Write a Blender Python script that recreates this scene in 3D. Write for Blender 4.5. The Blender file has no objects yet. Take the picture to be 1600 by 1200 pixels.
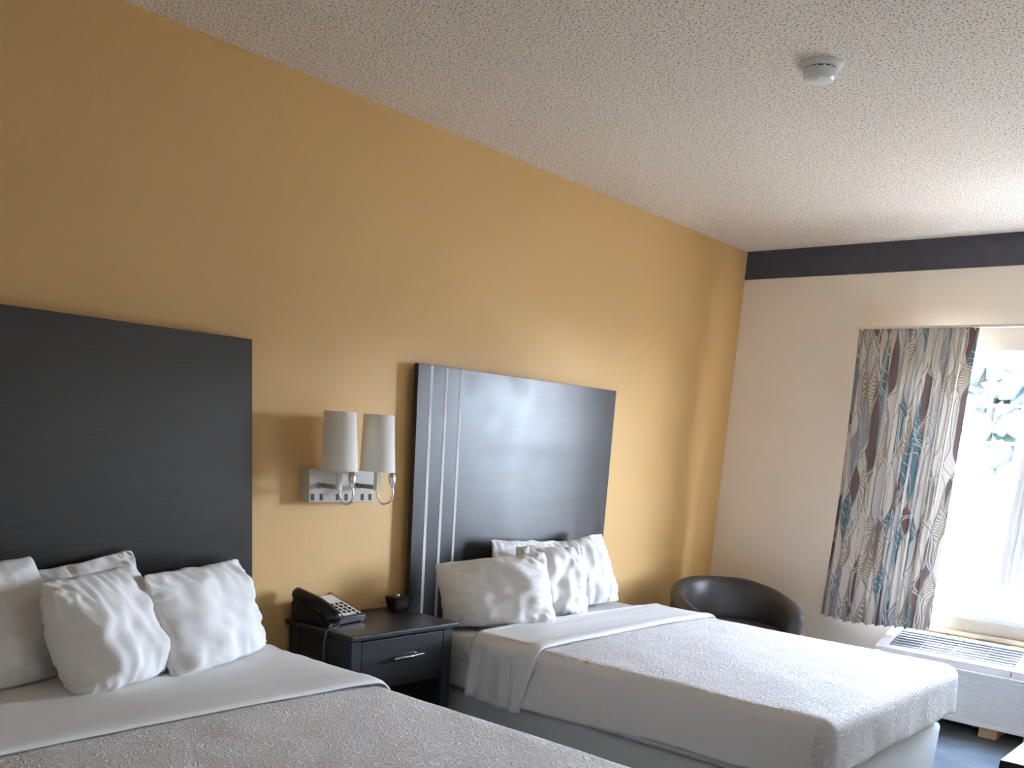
import bpy, bmesh, math, random
from mathutils import Vector, Matrix, noise

sc = bpy.context.scene
COL = sc.collection
random.seed(7)

# ------------------------------------------------------------------ camera
# World: x = away from the yellow wall, y = towards the window wall (y = 0), z = up.
cam_d = bpy.data.cameras.new('camera')
cam = bpy.data.objects.new('camera', cam_d)
COL.objects.link(cam)
R_ = Vector((0.75436348, 0.65302144, 0.06707256))
U_ = Vector((-0.2126067, 0.14637048, 0.96611287))
F_ = Vector((-0.62107498, 0.74306035, -0.24925328))
m = Matrix.Identity(4)
for i in range(3):
    m[i][0], m[i][1], m[i][2] = R_[i], U_[i], -F_[i]
m.translation = Vector((2.94287776, -5.38771982, 1.31203613))
cam.matrix_world = m
cam_d.sensor_fit = 'HORIZONTAL'
cam_d.sensor_width = 36.0
cam_d.lens = 1490.55 / 1600 * 36.0
cam_d.shift_y = (1066.5 - 600) / 1600
cam_d.clip_start = 0.05
cam_d.clip_end = 500
sc.camera = cam

# ------------------------------------------------------------------ world / sun / exposure
SKY_STRENGTH = 30.0
SUN_STRENGTH = 4.0
EXPOSURE = 3.28
w = bpy.data.worlds.new('sky')
sc.world = w
w.use_nodes = True
nt = w.node_tree
nt.nodes.clear()
o_ = nt.nodes.new('ShaderNodeOutputWorld')
bg = nt.nodes.new('ShaderNodeBackground')
tc = nt.nodes.new('ShaderNodeTexCoord')
sx = nt.nodes.new('ShaderNodeSeparateXYZ')
cr = nt.nodes.new('ShaderNodeValToRGB')
cr.color_ramp.elements[0].position = 0.0
cr.color_ramp.elements[0].color = (0.58, 0.64, 0.73, 1)
cr.color_ramp.elements[1].position = 1.0
cr.color_ramp.elements[1].color = (0.12, 0.18, 0.34, 1)
_e = cr.color_ramp.elements.new(0.10)
_e.color = (0.53, 0.61, 0.75, 1)
_e = cr.color_ramp.elements.new(0.35)
_e.color = (0.22, 0.275, 0.39, 1)
nt.links.new(tc.outputs['Generated'], sx.inputs[0])
nt.links.new(sx.outputs['Z'], cr.inputs[0])
nt.links.new(cr.outputs[0], bg.inputs['Color'])
bg.inputs['Strength'].default_value = SKY_STRENGTH
nt.links.new(bg.outputs[0], o_.inputs[0])

sun_d = bpy.data.lights.new('sun', 'SUN')
sun_d.energy = SUN_STRENGTH
sun_d.angle = math.radians(0.6)
sun_d.color = (1.0, 0.95, 0.86)
sun = bpy.data.objects.new('sun', sun_d)
COL.objects.link(sun)
sun.location = (0, 8, 12)
sun.rotation_euler = Vector((0.08, -0.26, -1.0)).to_track_quat('-Z', 'Y').to_euler()

# portal: emits nothing, only guides the sampling of the sky through the window opening
por_d = bpy.data.lights.new('window_sky_portal', 'AREA')
por_d.shape = 'RECTANGLE'
por_d.size = 1.22
por_d.size_y = 1.33
por_d.cycles.is_portal = True
por = bpy.data.objects.new('window_sky_portal', por_d)
COL.objects.link(por)
por.location = (1.67, 0.125, 1.2275)
por.rotation_euler = (math.radians(-90), 0, 0)

sc.view_settings.view_transform = 'Standard'
sc.view_settings.look = 'None'
sc.view_settings.gamma = 1.0
sc.view_settings.use_curve_mapping = False
sc.view_settings.exposure = EXPOSURE
sc.cycles.max_bounces = 12
sc.cycles.diffuse_bounces = 8
sc.cycles.glossy_bounces = 4
sc.cycles.transparent_max_bounces = 12
sc.cycles.caustics_reflective = False
sc.cycles.caustics_refractive = False
sc.cycles.sample_clamp_indirect = 6.0

# ------------------------------------------------------------------ materials
def new_mat(name):
    mt = bpy.data.materials.new(name)
    mt.use_nodes = True
    n = mt.node_tree
    return mt, n, n.nodes['Principled BSDF']

def N(n, typ, **kw):
    nd = n.nodes.new(typ)
    for k, v in kw.items():
        setattr(nd, k, v)
    return nd

def math_n(n, op, a, b=None, c=None):
    nd = n.nodes.new('ShaderNodeMath')
    nd.operation = op
    for i, v in enumerate((a, b, c)):
        if v is None:
            continue
        if isinstance(v, (int, float)):
            nd.inputs[i].default_value = v
        else:
            n.links.new(v, nd.inputs[i])
    return nd.outputs[0]

def obj_coord(n, scale=(1, 1, 1)):
    t = N(n, 'ShaderNodeTexCoord')
    mp = N(n, 'ShaderNodeMapping')
    mp.inputs['Scale'].default_value = scale
    n.links.new(t.outputs['Object'], mp.inputs[0])
    return mp.outputs[0]

def mix_col(n, fac, a, b):
    nd = N(n, 'ShaderNodeMix', data_type='RGBA')
    for sock, v in ((nd.inputs[0], fac), (nd.inputs[6], a), (nd.inputs[7], b)):
        if isinstance(v, (int, float)):
            sock.default_value = v
        elif isinstance(v, tuple):
            sock.default_value = (v[0], v[1], v[2], 1)
        else:
            n.links.new(v, sock)
    return nd.outputs[2]

def simple(name, col, rough=0.5, metal=0.0, spec=0.5, bump=0, bscale=100, var=0.0, stretch=(1, 1, 1)):
    mt, n, b = new_mat(name)
    b.inputs['Base Color'].default_value = (*col, 1)
    b.inputs['Roughness'].default_value = rough
    b.inputs['Metallic'].default_value = metal
    b.inputs['Specular IOR Level'].default_value = spec
    if bump or var:
        co = obj_coord(n, stretch)
        nz = N(n, 'ShaderNodeTexNoise')
        nz.inputs['Scale'].default_value = bscale
        nz.inputs['Detail'].default_value = 3
        n.links.new(co, nz.inputs['Vector'])
        if bump:
            bp = N(n, 'ShaderNodeBump')
            bp.inputs['Strength'].default_value = bump
            bp.inputs['Distance'].default_value = 0.002
            n.links.new(nz.outputs['Fac'], bp.inputs['Height'])
            n.links.new(bp.outputs[0], b.inputs['Normal'])
        if var:
            lo = tuple(c * (1 - var) for c in col)
            hi = tuple(min(1, c * (1 + var)) for c in col)
            n.links.new(mix_col(n, nz.outputs['Fac'], lo, hi), b.inputs['Base Color'])
    return mt

M = {}
M['wall_yellow'] = simple('ochre_wall_paint', (0.70, 0.435, 0.165), 0.55, bump=0.25, bscale=90)
M['wall_cream'] = simple('cream_wall_paint', (0.90, 0.81, 0.69), 0.6, bump=0.2, bscale=90)
M['navy'] = simple('navy_wallpaper_border', (0.070, 0.072, 0.098), 0.5, bump=0.3, bscale=14, var=0.25)
M['white_vinyl'] = simple('white_vinyl', (0.82, 0.82, 0.80), 0.35)
M['sill_paint'] = simple('beige_sill_paint', (0.74, 0.64, 0.50), 0.5, var=0.12, bscale=12)
M['caulk'] = simple('brown_caulk', (0.36, 0.24, 0.13), 0.8, var=0.4, bscale=30)
M['sheet'] = simple('white_cotton', (0.76, 0.75, 0.73), 0.85, spec=0.2, bump=0.05, bscale=500)
M['box_fabric'] = simple('grey_white_ticking', (0.62, 0.63, 0.61), 0.85, spec=0.2, bump=0.1, bscale=60)
M['drop'] = simple('smooth_coverlet_cloth', (0.78, 0.755, 0.73), 0.85, spec=0.2, bump=0.25, bscale=130, var=0.05)
M['shade'] = simple('white_lamp_shade', (0.80, 0.77, 0.70), 0.8, spec=0.2)
M['nickel'] = simple('brushed_nickel', (0.42, 0.37, 0.31), 0.32, metal=1.0)
M['nickel_paint'] = simple('satin_nickel_plate', (0.56, 0.52, 0.46), 0.55, metal=0.0)
M['chrome'] = simple('chrome', (0.8, 0.8, 0.82), 0.15, metal=1.0)
M['black'] = simple('black_plastic', (0.012, 0.012, 0.014), 0.35)
M['black_soft'] = simple('black_rubber', (0.02, 0.02, 0.022), 0.6)
M['dark_grey'] = simple('charcoal_plastic', (0.055, 0.055, 0.06), 0.35)
M['digit'] = simple('grey_lcd_digits', (0.22, 0.22, 0.23), 0.5)
M['plate_white'] = simple('white_faceplate', (0.72, 0.70, 0.68), 0.5)
M['cord'] = simple('glossy_grey_cord', (0.09, 0.09, 0.10), 0.18, spec=0.9)
M['leather'] = simple('dark_brown_leather', (0.050, 0.043, 0.040), 0.36, bump=0.12, bscale=160)
M['ac_white'] = simple('off_white_ac_plastic', (0.84, 0.83, 0.80), 0.42)
M['ac_slat'] = simple('shade_grey_ac_slat_plastic', (0.50, 0.49, 0.47), 0.5)  # same plastic as the body, with the grille's shade painted in as grey
M['ac_dark'] = simple('ac_cavity', (0.05, 0.05, 0.055), 0.7)
M['wood_block'] = simple('raw_pine', (0.62, 0.36, 0.17), 0.7, var=0.25, bscale=25, stretch=(1, 6, 6))
M['cable'] = simple('white_cable', (0.6, 0.6, 0.6), 0.5)
M['concrete'] = simple('sunlit_asphalt', (0.25, 0.215, 0.165), 0.9, var=0.1, bscale=2)
M['lawn'] = simple('lawn_grass', (0.045, 0.065, 0.025), 0.95, var=0.3, bscale=1.5)
M['leaf'] = simple('tree_foliage', (0.045, 0.058, 0.066), 0.9, var=0.5, bscale=1.2)
M['bark'] = simple('tree_bark', (0.03, 0.025, 0.02), 0.95, bump=0.5, bscale=6)
M['detector'] = simple('white_detector_plastic', (0.80, 0.79, 0.77), 0.35)
M['other_wall'] = simple('pale_wall_paint', (0.90, 0.83, 0.72), 0.6, bump=0.2, bscale=90)

def mk_wood(name, base, rough, light, smudge=False):
    mt, n, b = new_mat(name)
    co = obj_coord(n, (1, 0.55, 45))
    nz = N(n, 'ShaderNodeTexNoise')
    nz.inputs['Scale'].default_value = 6
    nz.inputs['Detail'].default_value = 5
    nz.inputs['Roughness'].default_value = 0.65
    n.links.new(co, nz.inputs['Vector'])
    rp = N(n, 'ShaderNodeValToRGB')
    rp.color_ramp.elements[0].position = 0.35
    rp.color_ramp.elements[0].color = (*base, 1)
    rp.color_ramp.elements[1].position = 0.75
    rp.color_ramp.elements[1].color = (*light, 1)
    n.links.new(nz.outputs['Fac'], rp.inputs[0])
    n.links.new(rp.outputs[0], b.inputs['Base Color'])
    bp = N(n, 'ShaderNodeBump')
    bp.inputs['Strength'].default_value = 0.03
    bp.inputs['Distance'].default_value = 0.001
    n.links.new(nz.outputs['Fac'], bp.inputs['Height'])
    n.links.new(bp.outputs[0], b.inputs['Normal'])
    b.inputs['Roughness'].default_value = rough
    b.inputs['Specular IOR Level'].default_value = 0.44
    if smudge:
        c2 = obj_coord(n)
        s = N(n, 'ShaderNodeTexNoise')
        s.inputs['Scale'].default_value = 9
        s.inputs['Detail'].default_value = 2
        n.links.new(c2, s.inputs['Vector'])
        r2 = N(n, 'ShaderNodeMapRange')
        r2.inputs['From Min'].default_value = 0.50
        r2.inputs['From Max'].default_value = 0.62
        r2.inputs['To Min'].default_value = rough
        r2.inputs['To Max'].default_value = rough + 0.035
        n.links.new(s.outputs['Fac'], r2.inputs['Value'])
        n.links.new(r2.outputs[0], b.inputs['Roughness'])
    return mt

M['espresso'] = mk_wood('espresso_wood', (0.016, 0.016, 0.018), 0.36, (0.034, 0.033, 0.034))
M['headboard'] = mk_wood('espresso_headboard_laminate', (0.030, 0.028, 0.026), 0.29, (0.044, 0.041, 0.038), True)
M['track'] = simple('cream_track_enamel', (0.74, 0.67, 0.57), 0.45)
M['strip'] = simple('aluminium_strip', (0.55, 0.55, 0.55), 0.6, metal=0.0)

def mk_ceiling():
    mt, n, b = new_mat('popcorn_ceiling')
    co = obj_coord(n)
    nz = N(n, 'ShaderNodeTexNoise')
    nz.inputs['Scale'].default_value = 150
    nz.inputs['Detail'].default_value = 3
    nz.inputs['Roughness'].default_value = 0.6
    n.links.new(co, nz.inputs['Vector'])
    rp = N(n, 'ShaderNodeValToRGB')
    e = rp.color_ramp.elements
    e[0].position = 0.38; e[0].color = (0.17, 0.145, 0.11, 1)
    e[1].position = 0.46; e[1].color = (0.87, 0.765, 0.63, 1)
    n.links.new(nz.outputs['Fac'], rp.inputs[0])
    n.links.new(rp.outputs[0], b.inputs['Base Color'])
    bp = N(n, 'ShaderNodeBump')
    bp.inputs['Strength'].default_value = 0.6
    bp.inputs['Distance'].default_value = 0.004
    n.links.new(nz.outputs['Fac'], bp.inputs['Height'])
    n.links.new(bp.outputs[0], b.inputs['Normal'])
    b.inputs['Roughness'].default_value = 0.9
    b.inputs['Specular IOR Level'].default_value = 0.15
    return mt
M['ceiling'] = mk_ceiling()

def mk_carpet():
    mt, n, b = new_mat('blue_grey_carpet')
    co = obj_coord(n)
    nz = N(n, 'ShaderNodeTexNoise'); nz.inputs['Scale'].default_value = 7; nz.inputs['Detail'].default_value = 6
    n.links.new(co, nz.inputs['Vector'])
    n.links.new(mix_col(n, nz.outputs['Fac'], (0.075, 0.082, 0.083), (0.17, 0.185, 0.18)), b.inputs['Base Color'])
    n2 = N(n, 'ShaderNodeTexNoise'); n2.inputs['Scale'].default_value = 350
    n.links.new(co, n2.inputs['Vector'])
    bp = N(n, 'ShaderNodeBump'); bp.inputs['Strength'].default_value = 0.8; bp.inputs['Distance'].default_value = 0.004
    n.links.new(n2.outputs['Fac'], bp.inputs['Height']); n.links.new(bp.outputs[0], b.inputs['Normal'])
    b.inputs['Roughness'].default_value = 0.95
    b.inputs['Specular IOR Level'].default_value = 0.1
    return mt
M['carpet'] = mk_carpet()

def mk_coverlet():
    # woven matelasse: pale raised squiggles on a greige ground
    mt, n, b = new_mat('matelasse_coverlet')
    co = obj_coord(n, (1.0, 1.0, 1.0))
    def squig(scale, seed, wdt):
        mp = N(n, 'ShaderNodeMapping')
        mp.inputs['Location'].default_value = (seed, seed * 1.7, seed * 0.3)
        mp.inputs['Scale'].default_value = (1.0, 1.0, 1.0)
        n.links.new(co, mp.inputs[0])
        nz = N(n, 'ShaderNodeTexNoise')
        nz.inputs['Scale'].default_value = scale
        nz.inputs['Detail'].default_value = 1.2
        nz.inputs['Distortion'].default_value = 0.6
        n.links.new(mp.outputs[0], nz.inputs['Vector'])
        d = math_n(n, 'ABSOLUTE', math_n(n, 'SUBTRACT', nz.outputs['Fac'], 0.5))
        mr = N(n, 'ShaderNodeMapRange')
        mr.inputs['From Min'].default_value = 0.0
        mr.inputs['From Max'].default_value = wdt
        mr.inputs['To Min'].default_value = 1.0
        mr.inputs['To Max'].default_value = 0.0
        n.links.new(d, mr.inputs['Value'])
        return mr.outputs[0]
    a = squig(42, 0.0, 0.040)
    c = squig(36, 3.3, 0.035)
    s = math_n(n, 'MAXIMUM', a, c)
    big = N(n, 'ShaderNodeTexNoise'); big.inputs['Scale'].default_value = 12; big.inputs['Detail'].default_value = 2
    n.links.new(co, big.inputs['Vector'])
    ground = mix_col(n, big.outputs['Fac'], (0.73, 0.695, 0.65), (0.79, 0.76, 0.725))
    n.links.new(mix_col(n, s, ground, (0.93, 0.92, 0.91)), b.inputs['Base Color'])
    bp = N(n, 'ShaderNodeBump')
    bp.inputs['Strength'].default_value = 0.8
    bp.inputs['Distance'].default_value = 0.006
    n.links.new(s, bp.inputs['Height'])
    n.links.new(bp.outputs[0], b.inputs['Normal'])
    b.inputs['Roughness'].default_value = 0.8
    b.inputs['Specular IOR Level'].default_value = 0.25
    return mt
M['coverlet'] = mk_coverlet()

def mk_glass():
    mt = bpy.data.materials.new('window_glass')
    mt.use_nodes = True
    n = mt.node_tree
    n.nodes.clear()
    out = N(n, 'ShaderNodeOutputMaterial')
    tr = N(n, 'ShaderNodeBsdfTransparent'); tr.inputs[0].default_value = (0.95, 0.97, 0.97, 1)
    gl = N(n, 'ShaderNodeBsdfGlossy'); gl.inputs['Roughness'].default_value = 0.02
    mx = N(n, 'ShaderNodeMixShader')
    mx.inputs[0].default_value = 0.06
    n.links.new(tr.outputs[0], mx.inputs[1]); n.links.new(gl.outputs[0], mx.inputs[2])
    n.links.new(mx.outputs[0], out.inputs[0])
    return mt
M['glass'] = mk_glass()

def mk_curtain():
    mt, n, b = new_mat('leaf_print_curtain_fabric')
    out = n.nodes['Material Output']
    uv = N(n, 'ShaderNodeUVMap', uv_map='UVMap')
    sep = N(n, 'ShaderNodeSeparateXYZ')
    n.links.new(uv.outputs[0], sep.inputs[0])
    u, v = sep.outputs['X'], sep.outputs['Y']
    nz = N(n, 'ShaderNodeTexNoise'); nz.inputs['Scale'].default_value = 4.0; nz.inputs['Detail'].default_value = 0
    n.links.new(uv.outputs[0], nz.inputs['Vector'])
    wob = math_n(n, 'MULTIPLY', math_n(n, 'SUBTRACT', nz.outputs['Fac'], 0.5), 1.1)

    def layer(width, period, amp, seed):
        """interlocking ogee leaves: returns (colour random 0-1, second random, edge distance 0..1, local pos, phase)"""
        U = math_n(n, 'ADD', math_n(n, 'DIVIDE', u, width), seed)
        ph = math_n(n, 'ADD', math_n(n, 'ADD', math_n(n, 'DIVIDE', v, period), wob), seed * 0.37)
        s = math_n(n, 'MULTIPLY', math_n(n, 'SINE', math_n(n, 'MULTIPLY', ph, 2 * math.pi)), amp)
        q = math_n(n, 'DIVIDE', math_n(n, 'SUBTRACT', U, s), 2.0)
        t = math_n(n, 'MULTIPLY', math_n(n, 'FRACT', q), 2.0)
        mi = math_n(n, 'FLOOR', q)
        we = math_n(n, 'SUBTRACT', 1.0, math_n(n, 'MULTIPLY', s, 2.0))
        wo = math_n(n, 'ADD', 1.0, math_n(n, 'MULTIPLY', s, 2.0))
        odd = math_n(n, 'GREATER_THAN', t, we)
        le = math_n(n, 'DIVIDE', t, we)
        lo = math_n(n, 'DIVIDE', math_n(n, 'SUBTRACT', t, we), wo)
        loc = math_n(n, 'ADD', math_n(n, 'MULTIPLY', lo, odd), math_n(n, 'MULTIPLY', le, math_n(n, 'SUBTRACT', 1.0, odd)))
        wid = math_n(n, 'ADD', math_n(n, 'MULTIPLY', wo, odd), math_n(n, 'MULTIPLY', we, math_n(n, 'SUBTRACT', 1.0, odd)))
        je = math_n(n, 'FLOOR', math_n(n, 'SUBTRACT', ph, 0.25))
        jo = math_n(n, 'FLOOR', math_n(n, 'ADD', ph, 0.25))
        j = math_n(n, 'ADD', math_n(n, 'MULTIPLY', jo, odd), math_n(n, 'MULTIPLY', je, math_n(n, 'SUBTRACT', 1.0, odd)))
        cv = N(n, 'ShaderNodeCombineXYZ')
        n.links.new(math_n(n, 'ADD', math_n(n, 'MULTIPLY', mi, 2.0), odd), cv.inputs[0])
        n.links.new(j, cv.inputs[1]); cv.inputs[2].default_value = seed
        wn = N(n, 'ShaderNodeTexWhiteNoise', noise_dimensions='3D')
        n.links.new(cv.outputs[0], wn.inputs['Vector'])
        edge = math_n(n, 'MULTIPLY', math_n(n, 'MINIMUM', loc, math_n(n, 'SUBTRACT', 1.0, loc)), wid)
        return wn.outputs['Value'], wn.outputs['Color'], edge, loc, ph

    r1, c1, e1, l1, p1 = layer(0.042, 0.36, 0.42, 0.0)
    rp = N(n, 'ShaderNodeValToRGB')
    rp.color_ramp.interpolation = 'CONSTANT'
    cols = [(0.0, (0.66, 0.59, 0.50)), (0.24, (0.18, 0.125, 0.115)), (0.38, (0.53, 0.505, 0.47)), (0.53, (0.135, 0.215, 0.235)),
            (0.62, (0.34, 0.275, 0.215)), (0.76, (0.60, 0.53, 0.44)), (0.85, (0.20, 0.105, 0.10)), (0.91, (0.32, 0.32, 0.33))]
    el = rp.color_ramp.elements
    el[0].position, el[0].color = cols[0][0], (*cols[0][1], 1)
    el[1].position, el[1].color = cols[1][0], (*cols[1][1], 1)
    for p_, c_ in cols[2:]:
        x = el.new(p_); x.color = (*c_, 1)
    n.links.new(r1, rp.inputs[0])
    base = rp.outputs[0]
    # diagonal veins inside the leaves (white lines on teal, sprigs on taupe)
    vein = math_n(n, 'FRACT', math_n(n, 'ADD', math_n(n, 'MULTIPLY', p1, 7.0), math_n(n, 'MULTIPLY', l1, 1.6)))
    veinm = math_n(n, 'LESS_THAN', vein, 0.09)
    is_teal = math_n(n, 'MULTIPLY', math_n(n, 'GREATER_THAN', r1, 0.53), math_n(n, 'LESS_THAN', r1, 0.62))
    base = mix_col(n, math_n(n, 'MULTIPLY', veinm, is_teal), base, (0.72, 0.68, 0.60))
    # fern sprig: chevrons about the leaf's middle
    ab = math_n(n, 'ABSOLUTE', math_n(n, 'SUBTRACT', l1, 0.5))
    spr = math_n(n, 'FRACT', math_n(n, 'SUBTRACT', math_n(n, 'MULTIPLY', p1, 15.0), math_n(n, 'MULTIPLY', ab, 3.0)))
    sprm = math_n(n, 'MULTIPLY', math_n(n, 'LESS_THAN', spr, 0.42), math_n(n, 'LESS_THAN', ab, 0.30))
    is_tp = math_n(n, 'MULTIPLY', math_n(n, 'GREATER_THAN', r1, 0.62), math_n(n, 'LESS_THAN', r1, 0.76))
    base = mix_col(n, math_n(n, 'MULTIPLY', sprm, is_tp), base, (0.70, 0.62, 0.48))
    is_w = math_n(n, 'MULTIPLY', math_n(n, 'GREATER_THAN', r1, 0.38), math_n(n, 'LESS_THAN', r1, 0.46))
    sprm2 = math_n(n, 'MULTIPLY', math_n(n, 'LESS_THAN', spr, 0.22), math_n(n, 'LESS_THAN', ab, 0.22))
    base = mix_col(n, math_n(n, 'MULTIPLY', sprm2, is_w), base, (0.38, 0.36, 0.34))
    # dark and pale outline ribbons
    base = mix_col(n, math_n(n, 'MULTIPLY', math_n(n, 'LESS_THAN', e1, 0.06), 0.75), base, (0.24, 0.20, 0.185))
    # slimmer second set of strands over the first
    r2, c2, e2, l2, p2 = layer(0.082, 0.52, 0.46, 5.37)
    thin = math_n(n, 'LESS_THAN', math_n(n, 'ABSOLUTE', math_n(n, 'SUBTRACT', e2, 0.08)), 0.035)
    base = mix_col(n, math_n(n, 'MULTIPLY', thin, 0.85), base, (0.66, 0.62, 0.54))
    strand = math_n(n, 'MULTIPLY', math_n(n, 'LESS_THAN', e2, 0.04), 0.8)
    base = mix_col(n, strand, base, (0.27, 0.23, 0.21))
    n.links.new(base, b.inputs['Base Color'])
    b.inputs['Roughness'].default_value = 0.85
    b.inputs['Specular IOR Level'].default_value = 0.2
    tl = N(n, 'ShaderNodeBsdfTranslucent')
    n.links.new(base, tl.inputs['Color'])
    mx = N(n, 'ShaderNodeMixShader'); mx.inputs[0].default_value = 0.03
    n.links.new(b.outputs[0], mx.inputs[1]); n.links.new(tl.outputs[0], mx.inputs[2])
    n.links.new(mx.outputs[0], out.inputs['Surface'])
    return mt
M['curtain'] = mk_curtain()

# ------------------------------------------------------------------ object helpers
def thing(name, label=None, cat=None, loc=(0, 0, 0), group=None, kind=None):
    o = bpy.data.objects.new(name, None)
    o.empty_display_size = 0.05
    COL.objects.link(o)
    o.location = loc
    tag(o, label, cat, group, kind)
    return o

def tag(o, label=None, cat=None, group=None, kind=None):
    if label: o['label'] = label
    if cat: o['category'] = cat
    if group: o['group'] = group
    if kind: o['kind'] = kind
    return o

def root_loc(p):
    while p.parent:
        p = p.parent
    return Vector(p.location)

def link_mesh(name, me, mat, parent=None, smooth=False, origin=None):
    """mesh is given in world coordinates; it is re-based on the thing's origin"""
    o = bpy.data.objects.new(name, me)
    COL.objects.link(o)
    if mat is not None:
        me.materials.append(mat)
    if parent is not None:
        off = root_loc(parent)
        o.parent = parent
    else:
        if origin is None:
            xs = [v.co for v in me.vertices]
            lo = Vector([min(c[i] for c in xs) for i in range(3)])
            hi = Vector([max(c[i] for c in xs) for i in range(3)])
            origin = ((lo.x + hi.x) / 2, (lo.y + hi.y) / 2, lo.z)
        off = Vector(origin)
        o.location = off
    me.transform(Matrix.Translation(-off))
    if smooth:
        for p in me.polygons:
            p.use_smooth = True
    return o

def from_bm(name, bm, mat, parent=None, smooth=False, origin=None):
    bmesh.ops.recalc_face_normals(bm, faces=bm.faces)
    me = bpy.data.meshes.new(name)
    bm.to_mesh(me)
    bm.free()
    return link_mesh(name, me, mat, parent, smooth, origin)

def bm_box(bm, x, y, z, bevel=0.0, seg=2, xf=None):
    r = bmesh.ops.create_cube(bm, size=1.0)
    vs = r['verts']
    for v in vs:
        v.co = Vector((x[0] + (v.co.x + .5) * (x[1] - x[0]), y[0] + (v.co.y + .5) * (y[1] - y[0]), z[0] + (v.co.z + .5) * (z[1] - z[0])))
    if bevel:
        es = list({e for v in vs for e in v.link_edges})
        g = bmesh.ops.bevel(bm, geom=es, offset=bevel, segments=seg, affect='EDGES', profile=0.5)
        vs = list({v for f in g['faces'] for v in f.verts} | {v for v in vs if v.is_valid})
    if xf is not None:
        bmesh.ops.transform(bm, matrix=xf, verts=[v for v in vs if v.is_valid])

def box(name, x, y, z, mat, parent=None, bevel=0.0, xf=None, seg=2, smooth=False):
    bm = bmesh.new()
    bm_box(bm, x, y, z, bevel, seg)
    if xf is not None:
        bmesh.ops.transform(bm, matrix=xf, verts=bm.verts)
    return from_bm(name, bm, mat, parent, smooth)

def boxes(name, lst, mat, parent=None, bevel=0.0):
    bm = bmesh.new()
    for (x, y, z) in lst:
        bm_box(bm, x, y, z, bevel)
    return from_bm(name, bm, mat, parent)

def lathe(name, prof, centre, mat, parent=None, seg=40, axis=(0, 0, 1), smooth=True, closed=False):
    """prof: list of (radius, height) along the axis"""
    q = Vector((0, 0, 1)).rotation_difference(Vector(axis)).to_matrix()
    vs, fs = [], []
    for (r, h) in prof:
        for k in range(seg):
            a = 2 * math.pi * k / seg
            vs.append(Vector(centre) + q @ Vector((r * math.cos(a), r * math.sin(a), h)))
    np_ = len(prof)
    for i in range(np_ - 1 if not closed else np_):
        for k in range(seg):
            i2 = (i + 1) % np_
            fs.append((i * seg + k, i * seg + (k + 1) % seg, i2 * seg + (k + 1) % seg, i2 * seg + k))
    if not closed:
        if prof[0][0] > 1e-5: fs.append(tuple(range(seg))[::-1])
        if prof[-1][0] > 1e-5: fs.append(tuple((np_ - 1) * seg + k for k in range(seg)))
    me = bpy.data.meshes.new(name)
    me.from_pydata(vs, [], fs)
    bm = bmesh.new(); bm.from_mesh(me)
    bmesh.ops.remove_doubles(bm, verts=bm.verts, dist=1e-6)
    bpy.data.meshes.remove(me)
    o = from_bm(name, bm, mat, parent, smooth)
    if smooth:
        sharp(o)
    return o

def sharp(o, deg=40):
    me = o.data
    bm = bmesh.new(); bm.from_mesh(me)
    for e in bm.edges:
        if len(e.link_faces) == 2 and e.calc_face_angle(0) > math.radians(deg):
            e.smooth = False
    bm.to_mesh(me); bm.free()

def catmull(pts, n=8):
    P = [Vector(p) for p in pts]
    P = [P[0] * 2 - P[1]] + P + [P[-1] * 2 - P[-2]]
    out = []
    for i in range(1, len(P) - 2):
        for k in range(n):
            t = k / n
            out.append(0.5 * ((2 * P[i]) + (P[i + 1] - P[i - 1]) * t + (2 * P[i - 1] - 5 * P[i] + 4 * P[i + 1] - P[i + 2]) * t * t
                              + (3 * P[i] - P[i - 1] - 3 * P[i + 1] + P[i + 2]) * t ** 3))
    out.append(P[-2])
    return out

def tube(name, pts, rad, mat, parent=None, seg=10):
    """rad: number or list (one per point)"""
    P = [Vector(p) for p in pts]
    vs, fs = [], []
    up = Vector((0.31, 0.52, 0.8)).normalized()
    nrm = None
    for i, p in enumerate(P):
        t = (P[min(i + 1, len(P) - 1)] - P[max(i - 1, 0)]).normalized()
        if nrm is None:
            nrm = (up - t * up.dot(t)).normalized()
        else:
            nrm = (nrm - t * nrm.dot(t)).normalized()
        bi = t.cross(nrm)
        r = rad[i] if isinstance(rad, (list, tuple)) else rad
        for k in range(seg):
            a = 2 * math.pi * k / seg
            vs.append(p + nrm * (r * math.cos(a)) + bi * (r * math.sin(a)))
    for i in range(len(P) - 1):
        for k in range(seg):
            fs.append((i * seg + k, i * seg + (k + 1) % seg, (i + 1) * seg + (k + 1) % seg, (i + 1) * seg + k))
    fs.append(tuple(range(seg))[::-1])
    fs.append(tuple((len(P) - 1) * seg + k for k in range(seg)))
    me = bpy.data.meshes.new(name)
    me.from_pydata(vs, [], fs)
    return link_mesh(name, me, mat, parent, True)

def prism_x(name, prof, x0, x1, mat, parent=None, bevel=0.0):
    """profile of (y, z) points extruded along x"""
    bm = bmesh.new()
    a = [bm.verts.new((x0, p[0], p[1])) for p in prof]
    b = [bm.verts.new((x1, p[0], p[1])) for p in prof]
    k = len(prof)
    bm.faces.new(a); bm.faces.new(b[::-1])
    for i in range(k):
        bm.faces.new((a[i], b[i], b[(i + 1) % k], a[(i + 1) % k]))
    if bevel:
        bmesh.ops.bevel(bm, geom=bm.edges[:], offset=bevel, segments=2, affect='EDGES')
    return from_bm(name, bm, mat, parent)

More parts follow.
